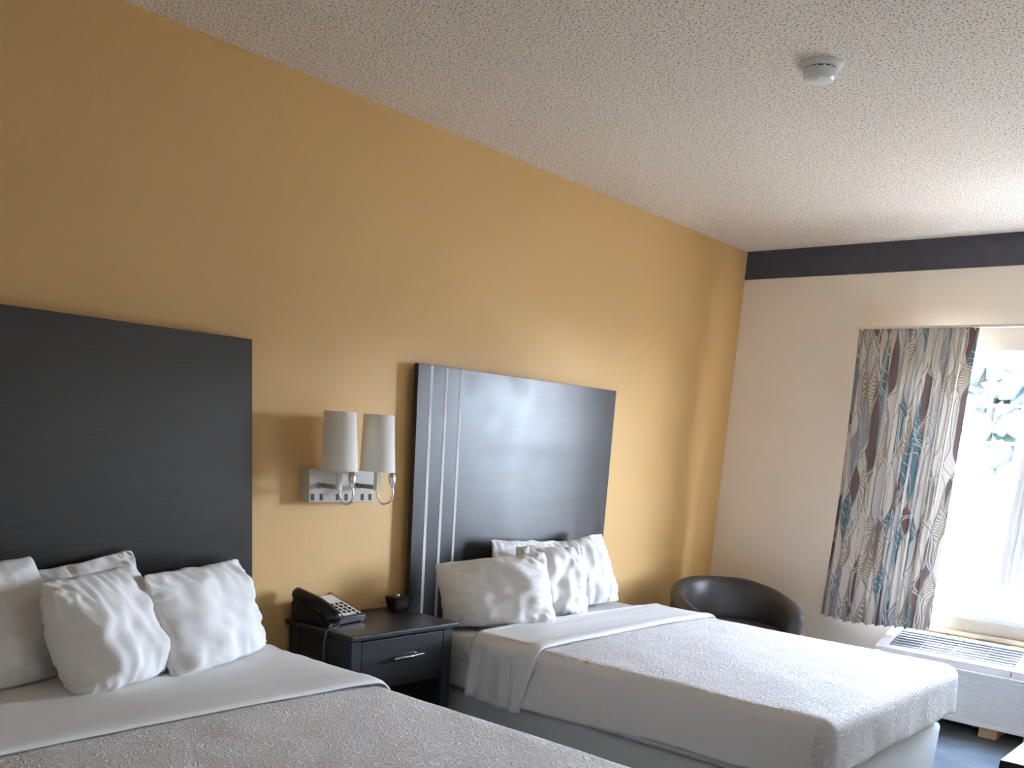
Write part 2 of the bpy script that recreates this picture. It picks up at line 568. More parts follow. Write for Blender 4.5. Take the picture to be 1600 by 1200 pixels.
def grid_mesh(name, rows, mat, parent=None, smooth=True, closed_u=False, uvs=None, thick=0.0, origin=None):
    nr, nc = len(rows), len(rows[0])
    vs = [p for r in rows for p in r]
    fs = []
    for i in range(nr - 1):
        for j in range(nc - 1 if not closed_u else nc):
            j2 = (j + 1) % nc
            fs.append((i * nc + j, i * nc + j2, (i + 1) * nc + j2, (i + 1) * nc + j))
    me = bpy.data.meshes.new(name)
    me.from_pydata(vs, [], fs)
    if uvs is not None:
        ul = me.uv_layers.new(name='UVMap')
        fl = [u for r in uvs for u in r]
        for p in me.polygons:
            for li in p.loop_indices:
                ul.data[li].uv = fl[me.loops[li].vertex_index]
    o = link_mesh(name, me, mat, parent, smooth, origin)
    if thick:
        sm = o.modifiers.new('thickness', 'SOLIDIFY')
        sm.thickness = thick
        sm.offset = -1
    return o

def weld(o, d=1e-4):
    bm = bmesh.new(); bm.from_mesh(o.data)
    bmesh.ops.remove_doubles(bm, verts=bm.verts, dist=d)
    bmesh.ops.dissolve_degenerate(bm, edges=bm.edges, dist=1e-5)
    bm.to_mesh(o.data); bm.free()
    return o

# ------------------------------------------------------------------ room shell
H = 2.44
RX = 3.75          # opposite wall
RY = -6.40          # wall behind the camera
WX0, WX1, WZ0, WZ1 = 1.06, 2.28, 0.565, 1.89
tag(box('floor', (-0.15, RX + .15), (RY - .15, 0.15), (-0.12, 0.0), M['carpet']), 'dark blue grey carpet under the beds and the air conditioner', 'floor', kind='structure')
tag(box('ceiling', (-0.15, RX + .15), (RY - .15, 0.15), (H, H + .12), M['ceiling']), 'white popcorn textured ceiling with fine dark speckle', 'ceiling', kind='structure')
tag(box('wall_left', (-0.15, 0.0), (RY - .15, 0.15), (0.0, H), M['wall_yellow']), 'ochre yellow painted wall behind both headboards', 'wall', kind='structure')
tag(box('wall_right', (RX, RX + .15), (RY - .15, 0.15), (0.0, H), M['other_wall']), 'pale wall opposite the beds', 'wall', kind='structure')
tag(box('wall_near', (0.0, RX), (RY - .15, RY), (0.0, H), M['other_wall']), 'pale wall behind the viewer', 'wall', kind='structure')
tag(boxes('wall_far', [((0, WX0), (0, .15), (0, H)), ((WX1, RX), (0, .15), (0, H)), ((WX0, WX1), (0, .15), (0, WZ0 - .02)), ((WX0, WX1), (0, .15), (WZ1, H))],
          M['wall_cream']), 'cream painted wall with the window and the curtain', 'wall', kind='structure')
tag(box('trim_1', (0.0, RX), (-0.004, 0.0), (2.288, H), M['navy']), 'navy blue border band along the top of the cream wall', 'border', kind='structure')

# ------------------------------------------------------------------ window (two double-hung units side by side)
win = thing('window_1', 'white vinyl twin window with small panes, bright daylight outside', 'window', (1.67, 0.08, WZ0), kind='structure')
YF0, YF1 = 0.045, 0.125
boxes('frame', [((WX0, WX0 + .03), (YF0, YF1), (WZ0, WZ1)), ((WX1 - .03, WX1), (YF0, YF1), (WZ0, WZ1)),
                ((WX0 + .03, WX1 - .03), (YF0, YF1), (WZ1 - .03, WZ1)), ((WX0 + .03, WX1 - .03), (YF0, YF1), (WZ0, WZ0 + .02))], M['white_vinyl'], win)
boxes('mullion', [((1.632, 1.708), (YF0 - .005, YF1), (WZ0 + .02, WZ1 - .03)), ((1.655, 1.685), (YF0 - .015, YF0 - .005), (WZ0 + .02, WZ1 - .03))], M['white_vinyl'], win)
def sash(x0, x1, z0, z1, y, rail_b, rail_t):
    st = 0.036
    s = boxes('sash', [((x0, x0 + st), (y, y + .028), (z0, z1)), ((x1 - st, x1), (y, y + .028), (z0, z1)),
                       ((x0 + st, x1 - st), (y, y + .028), (z0, z0 + rail_b)), ((x0 + st, x1 - st), (y, y + .028), (z1 - rail_t, z1))], M['white_vinyl'], win)
    gx0, gx1, gz0, gz1 = x0 + st, x1 - st, z0 + rail_b, z1 - rail_t
    mw = 0.016
    xs = [gx0 + (gx1 - gx0) * k / 3 for k in range(4)]
    zs = [gz0 + (gz1 - gz0) * k / 3 for k in range(4)]
    for k in (1, 2):
        box('muntin', (xs[k] - mw / 2, xs[k] + mw / 2), (y + .006, y + .022), (gz0, gz1), M['white_vinyl'], s)
        for c in range(3):
            a = xs[c] + (mw / 2 if c else 0); b_ = xs[c + 1] - (mw / 2 if c < 2 else 0)
            box('muntin', (a, b_), (y + .006, y + .022), (zs[k] - mw / 2, zs[k] + mw / 2), M['white_vinyl'], s)
    for c in range(3):
        for r in range(3):
            a = xs[c] + (mw / 2 if c else 0); b_ = xs[c + 1] - (mw / 2 if c < 2 else 0)
            d = zs[r] + (mw / 2 if r else 0); e = zs[r + 1] - (mw / 2 if r < 2 else 0)
            me = bpy.data.meshes.new('pane')
            me.from_pydata([(a, y + .014, d), (b_, y + .014, d), (b_, y + .014, e), (a, y + .014, e)], [], [(0, 1, 2, 3)])
            link_mesh('pane', me, M['glass'], s)
for (a, b_) in ((WX0 + .03, 1.632), (1.708, WX1 - .03)):
    sash(a, b_, WZ0 + .02, 1.245, 0.055, .045, .035)
    sash(a, b_, 1.225, WZ1 - .03, 0.088, .035, .04)
boxes('window_sill', [((WX0 - .04, WX1 + .04), (-0.03, 0.0), (0.543, 0.565)), ((WX0, WX1), (0.0, YF0), (0.545, 0.565))], M['white_vinyl'], win)
box('apron', (WX0 - .02, WX1 + .02), (-0.018, 0.0), (0.475, 0.543), M['sill_paint'], win)
box('ledge_strip', (1.16, WX1 + .04), (-0.05, 0.0), (0.452, 0.474), M['sill_paint'], win)
box('caulk_line', (1.16, WX1 + .04), (-0.0535, -0.05), (0.446, 0.453), M['caulk'], win)

# ------------------------------------------------------------------ outdoors
tag(box('ground', (-60, 60), (0.16, 33), (-0.35, -0.15), M['concrete']), 'sunlit pale parking lot outside the window', 'pavement', kind='structure')
tag(box('lawn', (-60, 60), (33, 140), (-0.35, -0.14), M['lawn']), 'green lawn seen through the lower window panes', 'lawn', kind='structure')
def tree(x, y, h, r, seed, label):
    t = thing('tree', label, 'tree', (x, y, -0.14), 'trees beyond the lawn')
    rnd = random.Random(seed)
    tube('trunk', [(x, y, -0.2), (x + .1, y, h * .2), (x - .05, y + .1, h * .45)], [.32, .24, .14], M['bark'], t, 9)
    bm = bmesh.new()
    for k in range(150):
        a = rnd.uniform(0, 6.28); zz = h * rnd.uniform(.30, .95)
        rr = r * rnd.uniform(.25, 1.0) * (1.25 - .75 * zz / h)
        s = r * rnd.uniform(.10, .22)
        g = bmesh.ops.create_icosphere(bm, subdivisions=2, radius=s)
        for v in g['verts']:
            d = noise.noise(v.co * 3.1 + Vector((k * 3.1, seed, 0))) * .7 + noise.noise(v.co * 8 + Vector((k, 0, seed))) * .35
            v.co = v.co * (1 + d) + Vector((x + math.cos(a) * rr, y + math.sin(a) * rr, zz))
    from_bm('crown', bm, M['leaf'], t, True)
tree(-13.2, 54, 11.5, 3.8, 1, 'leafy tree seen through the upper panes right beside the curtain')
tree(-6.0, 66, 11.0, 3.4, 2, 'leafy tree seen through the panes nearest the right photo edge')

def sky_block_trees():  # added row of trees, put in to hold back light from the low sky
    bm = bmesh.new()
    rnd = random.Random(5)
    for k in range(420):
        x = rnd.uniform(-75, 75)
        top = 6.0 + 1.6 * math.sin(x * .21) + 1.2 * math.sin(x * .53 + 1)
        z = top * rnd.uniform(.03, 1.0)
        g = bmesh.ops.create_icosphere(bm, subdivisions=1, radius=rnd.uniform(1.0, 1.9))
        c_ = Vector((x, 74 + rnd.uniform(-2.5, 2.5), z))
        for v in g['verts']:
            v.co = v.co * (1 + noise.noise(v.co * 2 + Vector((k * 1.7, 0, 0))) * .5) + c_
    return from_bm('sky_block_trees', bm, M['leaf'], None, True)
tag(sky_block_trees(), 'distant row of trees added behind the lawn to block low sky light', 'trees', kind='stuff')

# ------------------------------------------------------------------ curtain, track, wand
track = thing('curtain_track', 'slim white curtain track above the window', 'curtain track', (1.67, -0.1, 1.986))
box('rail', (0.765, 2.62), (-0.126, -0.10), (1.988, 2.000), M['track'], track, 0.002)
for x in (0.80, 1.67, 2.56):
    box('bracket', (x - .012, x + .012), (-0.10, 0.0), (1.992, 2.004), M['white_vinyl'], track)
cur = thing('curtain', 'gathered curtain panel printed with wavy teal, plum and cream leaves', 'curtain', (1.08, -0.12, 0.44))
def curtain_mesh():
    nu, nv = 260, 60
    x0, x1 = 0.775, 1.385
    rows, uvs = [], []
    prev, ulen = None, [0.0]
    def pos(i, tv):
        t = i / (nu - 1)
        # tv: 0 at the hem, 1 at the heading
        ph = t * 2 * math.pi * 10.5 + 1.1 * math.sin(t * 9) + .5 * math.sin(t * 23)
        amp = (0.021 * (1 - .45 * tv)) * (0.75 + .35 * math.sin(t * 17 + 1))
        dx = 0.012 * math.sin(ph * 2 + .5) * (1 - .4 * tv)
        xl = x0 + .028 * (1 - tv) * (1 - t) + .012 * math.sin(tv * 3) * (1 - t)
        xr = x1 + .020 * (1 - tv) ** 2 * t
        x = xl + (xr - xl) * t + dx * min(1, 6 * t, 6 * (1 - t))
        sway = .008 * math.sin(tv * 4 + t * 6)
        y = -0.114 + amp * math.sin(ph + .35 * math.sin(tv * 3 + t * 4)) + sway * (1 - tv) - .012 * (1 - tv)
        zb = 0.447 - .012 * math.sin(t * 5.2) + .006 * math.sin(ph)
        z = zb + (1.990 - zb) * tv
        return Vector((x, y, z))
    us = [0.0]
    for i in range(1, nu):
        us.append(us[-1] + (pos(i, .4) - pos(i - 1, .4)).length)
    for j in range(nv):
        tv = j / (nv - 1)
        r = [pos(i, tv) for i in range(nu)]
        rows.append(r)
        uvs.append([(us[i], r[i].z) for i in range(nu)])
    return grid_mesh('drape', rows, M['curtain'], cur, uvs=uvs)
curtain_mesh()
for k in range(7):
    x = .80 + .565 * k / 6
    box('glider', (x - .004, x + .004), (-0.12, -0.108), (1.978, 1.990), M['white_vinyl'], cur)
wand = thing('curtain_wand', 'thin white pull wand hanging down the curtain edge', 'curtain wand', (1.332, -0.165, 1.113))
tube('rod', [(1.331, -0.165, 1.115), (1.334, -0.165, 1.935)], .0055, M['white_vinyl'], wand, 8)
tube('hook', catmull([(1.334, -0.165, 1.93), (1.334, -0.160, 1.955), (1.335, -0.145, 1.965), (1.335, -0.128, 1.972)], 4), .003, M['cable'], wand, 6)

# ------------------------------------------------------------------ headboards
def headboard(y0, label):
    t = thing('headboard', label, 'headboard', (0.025, y0 + .685, 0.18), 'wall mounted headboards')
    y1 = y0 + 1.37
    zt, zb = 1.568, 0.18
    st = [(y0 + .067, y0 + .083), (y0 + .154, y0 + .169), (y0 + .241, y0 + .255)]
    box('panel', (0.026, 0.050), (y0, y1), (zb, zt), M['headboard'], t, 0.0012)
    for a, b_ in st:
        box('metal_strip', (0.0497, 0.0512), (a, b_), (zb + .003, zt - .002), M['strip'], t)
    for yy in (y0 + .3, y1 - .3):
        box('wall_cleat', (0.001, 0.026), (yy - .06, yy + .06), (0.6, 1.3), M['espresso'], t)
    return t
headboard(-2.638, 'glossy dark headboard reflecting the window, three silver stripes beside the nightstand')
headboard(-4.778, 'dark wood grain headboard at the left edge behind the nearest pillows')

# ------------------------------------------------------------------ beds
def lerp(a, b, t): return a + (b - a) * t
def fbm(p, s):
    return noise.noise(p * s) * .6 + noise.noise(p * (s * 2.1) + Vector((5, 3, 1))) * .3

def u_path(x0, x1, y0, y1, r, n_side, n_foot):
    """open path: near side (y0) from x0 to the foot, round the foot, back along y1; yields (point, outward normal)"""
    pts = []
    L = x1 - r - x0
    for k in range(n_side):
        pts.append((Vector((x0 + L * k / n_side, y0)), Vector((0, -1))))
    for k in range(9):
        a = math.pi / 2 * k / 8
        nn = Vector((math.sin(a), -math.cos(a)))
        pts.append((Vector((x1 - r, y0 + r)) + nn * r, nn))
    for k in range(1, n_foot):
        pts.append((Vector((x1, lerp(y0 + r, y1 - r, k / n_foot))), Vector((1, 0))))
    for k in range(9):
        a = math.pi / 2 * k / 8
        nn = Vector((math.cos(a), math.sin(a)))
        pts.append((Vector((x1 - r, y1 - r)) + nn * r, nn))
    for k in range(1, n_side + 1):
        pts.append((Vector((x1 - r - L * k / n_side, y1)), Vector((0, 1))))
    return pts

def coverlet_mesh(name, x0, x1, y0, y1, zt, hem, parent, origin, seed):
    """top of the coverlet with its rounded edge and the drop at the foot; returns top part"""
    path = u_path(x0, x1, y0, y1, .075, 60, 70)
    yc = (y0 + y1) / 2
    hw = (y1 - y0) / 2
    er = 0.055
    rows = []
    nring = 26
    for (p, nn) in path:
        med = Vector((min(p.x, x1 - hw * .9), yc))
        row = []
        # top rings, from the middle out to the start of the rounded edge
        inner = p - nn * er
        for k in range(nring):
            t = k / (nring - 1)
            q = med.lerp(inner, t)
            edge = 1 - (1 - t) ** 6
            z = zt + .010 * (1 - t * t)
            P = Vector((q.x, q.y, 0))
            z += (.007 * fbm(P + Vector((seed, 0, 0)), 3.0) + .004 * fbm(P + Vector((0, seed, 0)), 9.0)) * 1.0
            row.append(Vector((q.x, q.y, z)))
        for k in range(1, 7):
            a = math.pi / 2 * k / 6
            q = inner + nn * (er * math.sin(a))
            P = Vector((q.x, q.y, 0))
            row.append(Vector((q.x, q.y, zt - er * (1 - math.cos(a)) + .006 * fbm(P + Vector((seed, 0, 0)), 3.0) * math.cos(a))))
        foot = max(0.0, nn.x)
        h0 = lerp(hem[0], hem[1], min(1, max(0, (p.x - x0) / (x1 - x0)))) if foot < .5 else hem[2]
        if 0 < foot < 1: h0 = lerp(hem[1], hem[2], foot)
        s_ = p.x * 1.0 + p.y * 1.3
        for k in range(1, 15):
            t = k / 14
            z = lerp(zt - er, h0 + .006 * math.sin(s_ * 9 + seed), t)
            P = Vector((p.x * 2.2, p.y * 2.2, z * .8 + seed))
            rip = (.012 * noise.noise(P * 2.4) + .006 * noise.noise(P * 6)) * t
            fl = .012 * t
            q = p + nn * (fl + rip)
            row.append(Vector((q.x, q.y, z)))
        rows.append(row)
    return rows

def bed(y0, y1, seed, label, cov_label, sheet_label, hems, x_fold, zt, wide):
    t = thing('bed', label, 'bed', (0.95, (y0 + y1) / 2, 0.0), 'double beds')
    bs = box('box_spring', (0.06, 1.865), (y0 + .012, y1 - .012), (0.06, 0.285), M['box_fabric'], t, 0.022, seg=3, smooth=True)
    for yy in (y0 + .10, y1 - .10):
        for xx in (.16, 1.0, 1.74):
            lathe('leg', [(.022, 0.0), (.026, .03), (.026, .062)], (xx, yy, 0.0), M['black_soft'], t, 12)
    ms = box('mattress', (0.06, 1.875), (y0, y1), (0.287, zt - .010), M['sheet'], t, 0.045, seg=4, smooth=True)
    for z in (0.315, 0.43):
        tube('piping', [(0.10, y0 - .002, z), (0.9, y0 - .003, z), (1.80, y0 - .002, z)], .005, M['sheet'], ms, 6)
    # coverlet: a thing of its own, laid over the mattress
    rows = coverlet_mesh('top', x_fold - .10, 1.905, y0 - .012, y1 + .012, zt, hems, None, None, seed)
    nr_edge = 26 + 1
    path = u_path(x_fold - .10, 1.905, y0 - .012, y1 + .012, .075, 60, 70)
    foot_i = [i for i, (p, nn) in enumerate(path) if nn.x > .35]
    nc = len(rows[0])
    c = grid_mesh('coverlet', rows, M['coverlet'], None, origin=(0.95, (y0 + y1) / 2, zt))
    c.data.materials.append(M['drop'])           # plain cloth on the side drops, woven figure on top and foot
    for fi, p in enumerate(c.data.polygons):
        i, j = divmod(fi, nc - 1)
        if j >= nr_edge and not (foot_i[0] <= i < foot_i[-1]):
            p.material_index = 1
    weld(c)
    sm = c.modifiers.new('thickness', 'SOLIDIFY'); sm.thickness = .006; sm.offset = -1
    tag(c, cov_label, 'bedspread', 'matelasse coverlets')
    # turned-down sheet: strip over the coverlet's head end, hanging on both sides
    ws = []
    xa, xb = x_fold - wide, x_fold
    ny = 90
    yn, yf = y0 - .024, y1 + .024
    zt2 = zt + .009
    er = .06
    hemz = hems[0] - .012
    prof = []
    def sec():
        pts = []
        for k in range(14): pts.append((yn, lerp(hemz, zt2 - er, k / 14), 1 - k / 14))
        for k in range(7):
            a = math.pi / 2 * k / 6
            pts.append((yn + er * (1 - math.cos(a)), zt2 - er + er * math.sin(a), 0))
        for k in range(1, ny): pts.append((lerp(yn + er, yf - er, k / ny), zt2, 0))
        for k in range(7):
            a = math.pi / 2 * (1 - k / 6)
            pts.append((yf - er * (1 - math.cos(a)), zt2 - er + er * math.sin(a), 0))
        for k in range(1, 15): pts.append((yf, lerp(zt2 - er, hemz, k / 14), k / 14))
        return pts
    pr = sec()
    rows = []
    nx = 40
    for i in range(nx + 1):
        tx = i / nx
        row = []
        for (yy, zz, hang) in pr:
            side = -1 if yy < (y0 + y1) / 2 else 1
            tap = .06 * hang if hang else 0.0
            x = lerp(xa, xb - tap, tx)
            x += .010 * noise.noise(Vector((yy * 2, zz, seed))) * (1 if tx < .1 else .4)
            P = Vector((x, yy, zz + seed))
            z = zz; y = yy
            if hang:
                y += side * (.010 * hang + .017 * noise.noise(Vector((x * 26, seed, zz * 1.5))) * (.4 + hang) + .006 * noise.noise(Vector((x * 60, seed, zz * 2))))
                z += .010 * math.sin(x * 14 + seed) * hang
            else:
                z += .010 * (1 - abs((yy - (y0 + y1) / 2) / ((y1 - y0) / 2)) ** 2)
                z += .007 * fbm(Vector((x, yy, seed)), 3.0) + .006 * abs(noise.noise(Vector((x * 14, yy * 3, seed)))) * (1 - tx) + .002
                # soft folded roll at the turn-down edge
            roll = .005 * math.exp(-((tx - .90) / .08) ** 2) + (.004 * math.exp(-((tx - .02) / .05) ** 2))
            if tx > .985: roll -= .006
            if tx < .01: roll -= .010
            if hang: y += side * roll
            else: z += roll
            row.append(Vector((x, y, z)))
        rows.append(row)
    s = grid_mesh('flat_sheet', rows, M['sheet'], None, thick=.004, origin=(x_fold - .15, (y0 + y1) / 2, zt))
    tag(s, sheet_label, 'bed sheet', 'turned down sheets')
    return t
bed(-2.625, -1.285, 2.3, 'far double bed with pale mattress and box spring, head at the striped headboard',
    'silvery woven bedspread on the far bed, lit blue by the window',
    'white sheet turned down over the far bed below its pillows', (.30, .345, .350), .76, .535, .33)
bed(-4.765, -3.425, 8.1, 'near double bed in the lower left corner, mostly hidden under its bedspread',
    'greige woven bedspread with pale squiggles on the near bed',
    'white sheet turned down over the near bed in the lower left', (.30, .33, .385), .79, .535, .60)

# ------------------------------------------------------------------ pillows
def pillow(label, c, yaw, lean, roll, W, Hh, T, seed, group, sag=0.0, wr=1.0, bend=0.0):
    """c = centre of the pillow; yaw 0 faces +x; lean tips the top back (towards -x); roll turns it in its own plane"""
    n = 54
    Rm = Matrix.Rotation(yaw, 3, 'Z') @ Matrix.Rotation(-lean, 3, 'Y') @ Matrix.Rotation(roll, 3, 'X')
    C = Vector(c)
    verts, faces, idx = [], [], {}
    sd = Vector((seed * 3.7, seed * 1.3, seed * 7.7))
    for side in (1, -1):
        for i in range(n + 1):
            for j in range(n + 1):
                onedge = i in (0, n) or j in (0, n)
                if side == -1 and onedge:
                    idx[(side, i, j)] = idx[(1, i, j)]
                    continue
                u = -1 + 2 * i / n; v = -1 + 2 * j / n
                # even out towards the edges
                u = math.sin(u * math.pi / 2) * .55 + u * .45
                v = math.sin(v * math.pi / 2) * .55 + v * .45
                prof = max(0, (1 - abs(u) ** 2.8)) ** .52 * max(0, (1 - abs(v) ** 2.8)) ** .52
                # drawn-in sides, corners left as small ears
                yy = u * W / 2 * (1 - .05 * (1 - v ** 2) * abs(u) ** 3 - .05 * (u * v) ** 6)
                zz = v * Hh / 2 * (1 - .05 * (1 - u ** 2) * abs(v) ** 3 - .05 * (u * v) ** 6)
                th = T / 2 * prof
                # sag: fuller towards the bottom
                th *= 1 - .22 * v * (1 if sag else .6)
                q = Vector((u * 1.2, v * 1.0, side * .7)) + sd
                wob = noise.noise(q * 1.6) * .028 + noise.noise(q * 3.6) * .013
                # creases running in from the seams and the corners
                cr1 = abs(noise.noise(Vector((u * 7 + seed, v * 1.4, side)) + sd)) * max(0, abs(v) - .25) * .030
                cr2 = abs(noise.noise(Vector((u * 1.4, v * 7 + seed, side)) + sd)) * max(0, abs(u) - .30) * .030
                dia = abs(noise.noise(Vector(((u + v) * 5, (u - v) * 1.2, seed)))) * max(0, abs(u * v) - .15) * .05
                fade = min(1, prof * 2.2)
                th += (wob * prof - (cr1 + cr2 + dia) * fade) * wr
                x = side * th + bend * (u * u) 
                # seam wander
                if onedge or prof < .3:
                    zz += .008 * noise.noise(Vector((u * 3, seed, 0))) ; yy += .008 * noise.noise(Vector((0, v * 3, seed)))
                    x += .014 * noise.noise(Vector((u * 2.2, v * 2.2, seed + 4))) * (1 - min(1, prof / .3))
                # slump: the lower half spreads
                zz -= sag * (1 - v) * .0
                P = C + Rm @ Vector((x, yy, zz))
                idx[(side, i, j)] = len(verts)
                verts.append(P)
    for side in (1, -1):
        for i in range(n):
            for j in range(n):
                f = (idx[(side, i, j)], idx[(side, i + 1, j)], idx[(side, i + 1, j + 1)], idx[(side, i, j + 1)])
                faces.append(f if side == 1 else f[::-1])
    # keep it out of the bed: flatten what would sink into the sheet
    zmin = 0.553 if c[1] < -3 else 0.537
    for v in verts:
        if v.z < zmin + .03:
            d = zmin + .03 - v.z
            v.z = zmin + .03 * math.exp(-d / .03) if d < .5 else zmin
        if v.x < 0.056:
            v.x = 0.056 + (v.x - .056) * .03
    me = bpy.data.meshes.new('pillow')
    me.from_pydata(verts, [], faces)
    o = link_mesh('pillow', me, M['sheet'], None, True)
    tag(o, label, 'pillow', group)
    return o
g2, g1 = 'white pillows on the far bed', 'white pillows on the near bed'
R = math.radians
pillow('rear white pillow on the far bed, only its top peeking out', (0.16, -1.99, 0.700), R(2), R(16), R(-3), .50, .33, .12, 1.0, g2)
pillow('white pillow on the far bed nearest the leather chair', (0.20, -1.64, 0.690), R(-14), R(20), R(8), .40, .36, .16, 2.0, g2)
pillow('upright white pillow in the middle of the far bed, between two others', (0.33, -2.03, 0.69), R(-24), R(14), R(0), .36, .34, .15, 3.0, g2)
pillow('wide wrinkled white pillow in front on the far bed, beside the nightstand', (0.325, -2.40, 0.670), R(-34), R(18), R(8), .50, .32, .19, 4.0, g2)
pillow('white pillow cut off by the left photo edge', (0.23, -4.43, 0.69), R(10), R(16), R(6), .54, .38, .20, 5.0, g1)
pillow('white pillow tucked behind, its pointed ear showing above two near pillows', (0.14, -4.05, 0.685), R(4), R(12), R(8), .42, .37, .11, 6.0, g1)
pillow('bulging white pillow standing in front in the middle of the near bed', (0.355, -4.10, 0.69), R(22), R(14), R(2), .38, .37, .22, 7.0, g1)
pillow('tilted white pillow on the near bed closest to the nightstand', (0.27, -3.72, 0.68), R(27), R(18), R(-1), .56, .36, .18, 8.0, g1)

# ------------------------------------------------------------------ nightstand
ns = thing('nightstand', 'dark espresso nightstand with one drawer between the two beds', 'nightstand', (0.21, -2.965, 0.0))
NY0, NY1 = -3.225, -2.715
box('top', (0.012, 0.402), (-3.240, -2.695), (0.570, 0.592), M['espresso'], ns, 0.006, seg=3)
for (xa, xb) in ((0.02, 0.062), (0.343, 0.385)):
    for (ya, yb) in ((NY0, NY0 + .046), (NY1 - .048, NY1)):
        box('leg', (xa, xb), (ya, yb), (0.0, 0.570), M['espresso'], ns, 0.002)
for (ya, yb) in ((NY0 + .006, NY0 + .022), (NY1 - .022, NY1 - .006)):
    sp = box('side_panel', (0.062, 0.343), (ya, yb), (0.10, 0.570), M['espresso'], ns)
    box('seam_strip', (0.185, 0.225), (ya - .003 if ya < -3 else yb, ya if ya < -3 else yb + .003), (0.10, 0.569), M['espresso'], sp)
box('back_panel', (0.025, 0.037), (NY0 + .046, NY1 - .048), (0.10, 0.570), M['espresso'], ns)
box('lower_shelf', (0.037, 0.375), (NY0 + .022, NY1 - .022), (0.10, 0.118), M['espresso'], ns)
box('drawer_rail', (0.10, 0.365), (NY0 + .046, NY1 - .048), (0.370, 0.402), M['espresso'], ns)
dr = box('drawer', (0.06, 0.384), (NY0 + .049, NY1 - .051), (0.406, 0.562), M['espresso'], ns, 0.002)
h = tube('handle', [(0.405, -3.035, .487), (0.405, -2.888, .487)], .0052, M['chrome'], dr, 10)
for yy in (-3.015, -2.908):
    tube('handle_post', [(0.383, yy, .487), (0.405, yy, .487)], .004, M['chrome'], dr, 8)

# ------------------------------------------------------------------ telephone
ph = thing('telephone', 'black desk telephone with white keypad on the nightstand', 'telephone', (0.125, -3.118, 0.592))
PX = Matrix.Translation((0.125, -3.118, 0.592)) @ Matrix.Rotation(R(10), 4, 'Z')
def wedge(name, pts_xz, y0, y1, mat, parent, bevel=0.004):
    bm = bmesh.new()
    a = [bm.verts.new((p[0], y0, p[1])) for p in pts_xz]
    b_ = [bm.verts.new((p[0], y1, p[1])) for p in pts_xz]
    k = len(pts_xz)
    bm.faces.new(a); bm.faces.new(b_[::-1])
    for i in range(k):
        bm.faces.new((a[i], b_[i], b_[(i + 1) % k], a[(i + 1) % k]))
    bmesh.ops.recalc_face_normals(bm, faces=bm.faces)
    if bevel:
        bmesh.ops.bevel(bm, geom=bm.edges[:], offset=bevel, segments=2, affect='EDGES')
    bmesh.ops.transform(bm, matrix=PX, verts=bm.verts)
    return from_bm(name, bm, mat, parent)
wedge('base', [(-.095, .006), (.095, .006), (.098, .026), (-.075, .082), (-.095, .074)], -.108, .100, M['black'], ph)
for (fx, fy) in ((-.08, -.095), (-.08, .085), (.08, -.095), (.08, .085)):
    wedge('foot', [(fx - .008, 0), (fx + .008, 0), (fx + .008, .008), (fx - .008, .008)], fy - .008, fy + .008, M['black_soft'], ph, 0)
sl = math.atan2(.056, .173)
def face_xf(x, y, lift):
    """place on the sloped face; x along the slope (front positive)"""
    zc = .026 + (.098 - x) * math.tan(sl) + lift
    return PX @ Matrix.Translation((x, y, zc)) @ Matrix.Rotation(sl, 4, 'Y')
fp = box('faceplate', (-.078, .078), (-.050, .050), (-.001, .0015), M['plate_white'], ph, 0.0005, xf=face_xf(.006, .036, .0))
for r_ in range(4):
    for c_ in range(3):
        lathe('key', [(.0075, 0), (.0075, .003), (.006, .0042)], (0, 0, 0), M['black'], fp, 12)
        k_ = bpy.context.scene.objects[-1] if False else COL.objects[-1]
        k_.data.transform(Matrix.Translation(root_loc(fp)))
        k_.data.transform(face_xf(.002 + .020 * r_, .010 + .027 * c_, .0012))
        k_.data.transform(Matrix.Translation(-root_loc(fp)))
lathe('key', [(.005, 0), (.005, .003), (.004, .004)], (0, 0, 0), M['black'], fp, 12)
k_ = COL.objects[-1]
k_.data.transform(Matrix.Translation(root_loc(fp))); k_.data.transform(face_xf(.080, .066, .001)); k_.data.transform(Matrix.Translation(-root_loc(fp)))
box('message_lamp', (-.006, .006), (-.010, .010), (0, .004), simple('red_lens', (.45, .05, .02), .3), ph, .001, xf=face_xf(-.076, .088, .0))
# handset: two cups joined by an arched grip, lying front to back on the left
hp = []
hr = []
for k in range(19):
    t = k / 18
    x = lerp(-.098, .112, t)
    z = .110 - .056 * t - .026 * (2 * t - 1) ** 2 * (1 if t > .5 else .5)
    hp.append(PX @ Vector((x, -.082, z)))
    hr.append(.022 + .007 * abs(2 * t - 1) ** 3)
hr[0] *= .65; hr[-1] *= .65
hs = tube('handset', hp, hr, M['black'], ph, 16)
for (x, z0, z1) in ((-.072, .070, .105), (.082, .020, .056)):
    bm = bmesh.new()
    bmesh.ops.create_cone(bm, cap_ends=True, segments=20, radius1=.026, radius2=.023, depth=z1 - z0)
    bmesh.ops.transform(bm, matrix=PX @ Matrix.Translation((x, -.082, (z0 + z1) / 2)) @ Matrix.Rotation(sl, 4, 'Y'), verts=bm.verts)
    from_bm('cup', bm, M['black'], hs, False)
# handset cord: a coil dropping from the handset, over the edge and down the side of the nightstand
axis = catmull([PX @ Vector((.115, -.075, .036)), (0.275, -3.205, .603), (0.272, -3.243, .597), (0.27, -3.252, .57), (0.262, -3.252, .50), (0.275, -3.252, .42), (0.285, -3.250, .33)], 60)
coil = []
for i, p in enumerate(axis):
    a = i * 1.15
    coil.append(p + Vector((math.cos(a), math.sin(a) * .8, math.sin(a) * .5)) * .0042)
tube('cord', coil, .0018, M['cord'], ph, 5)

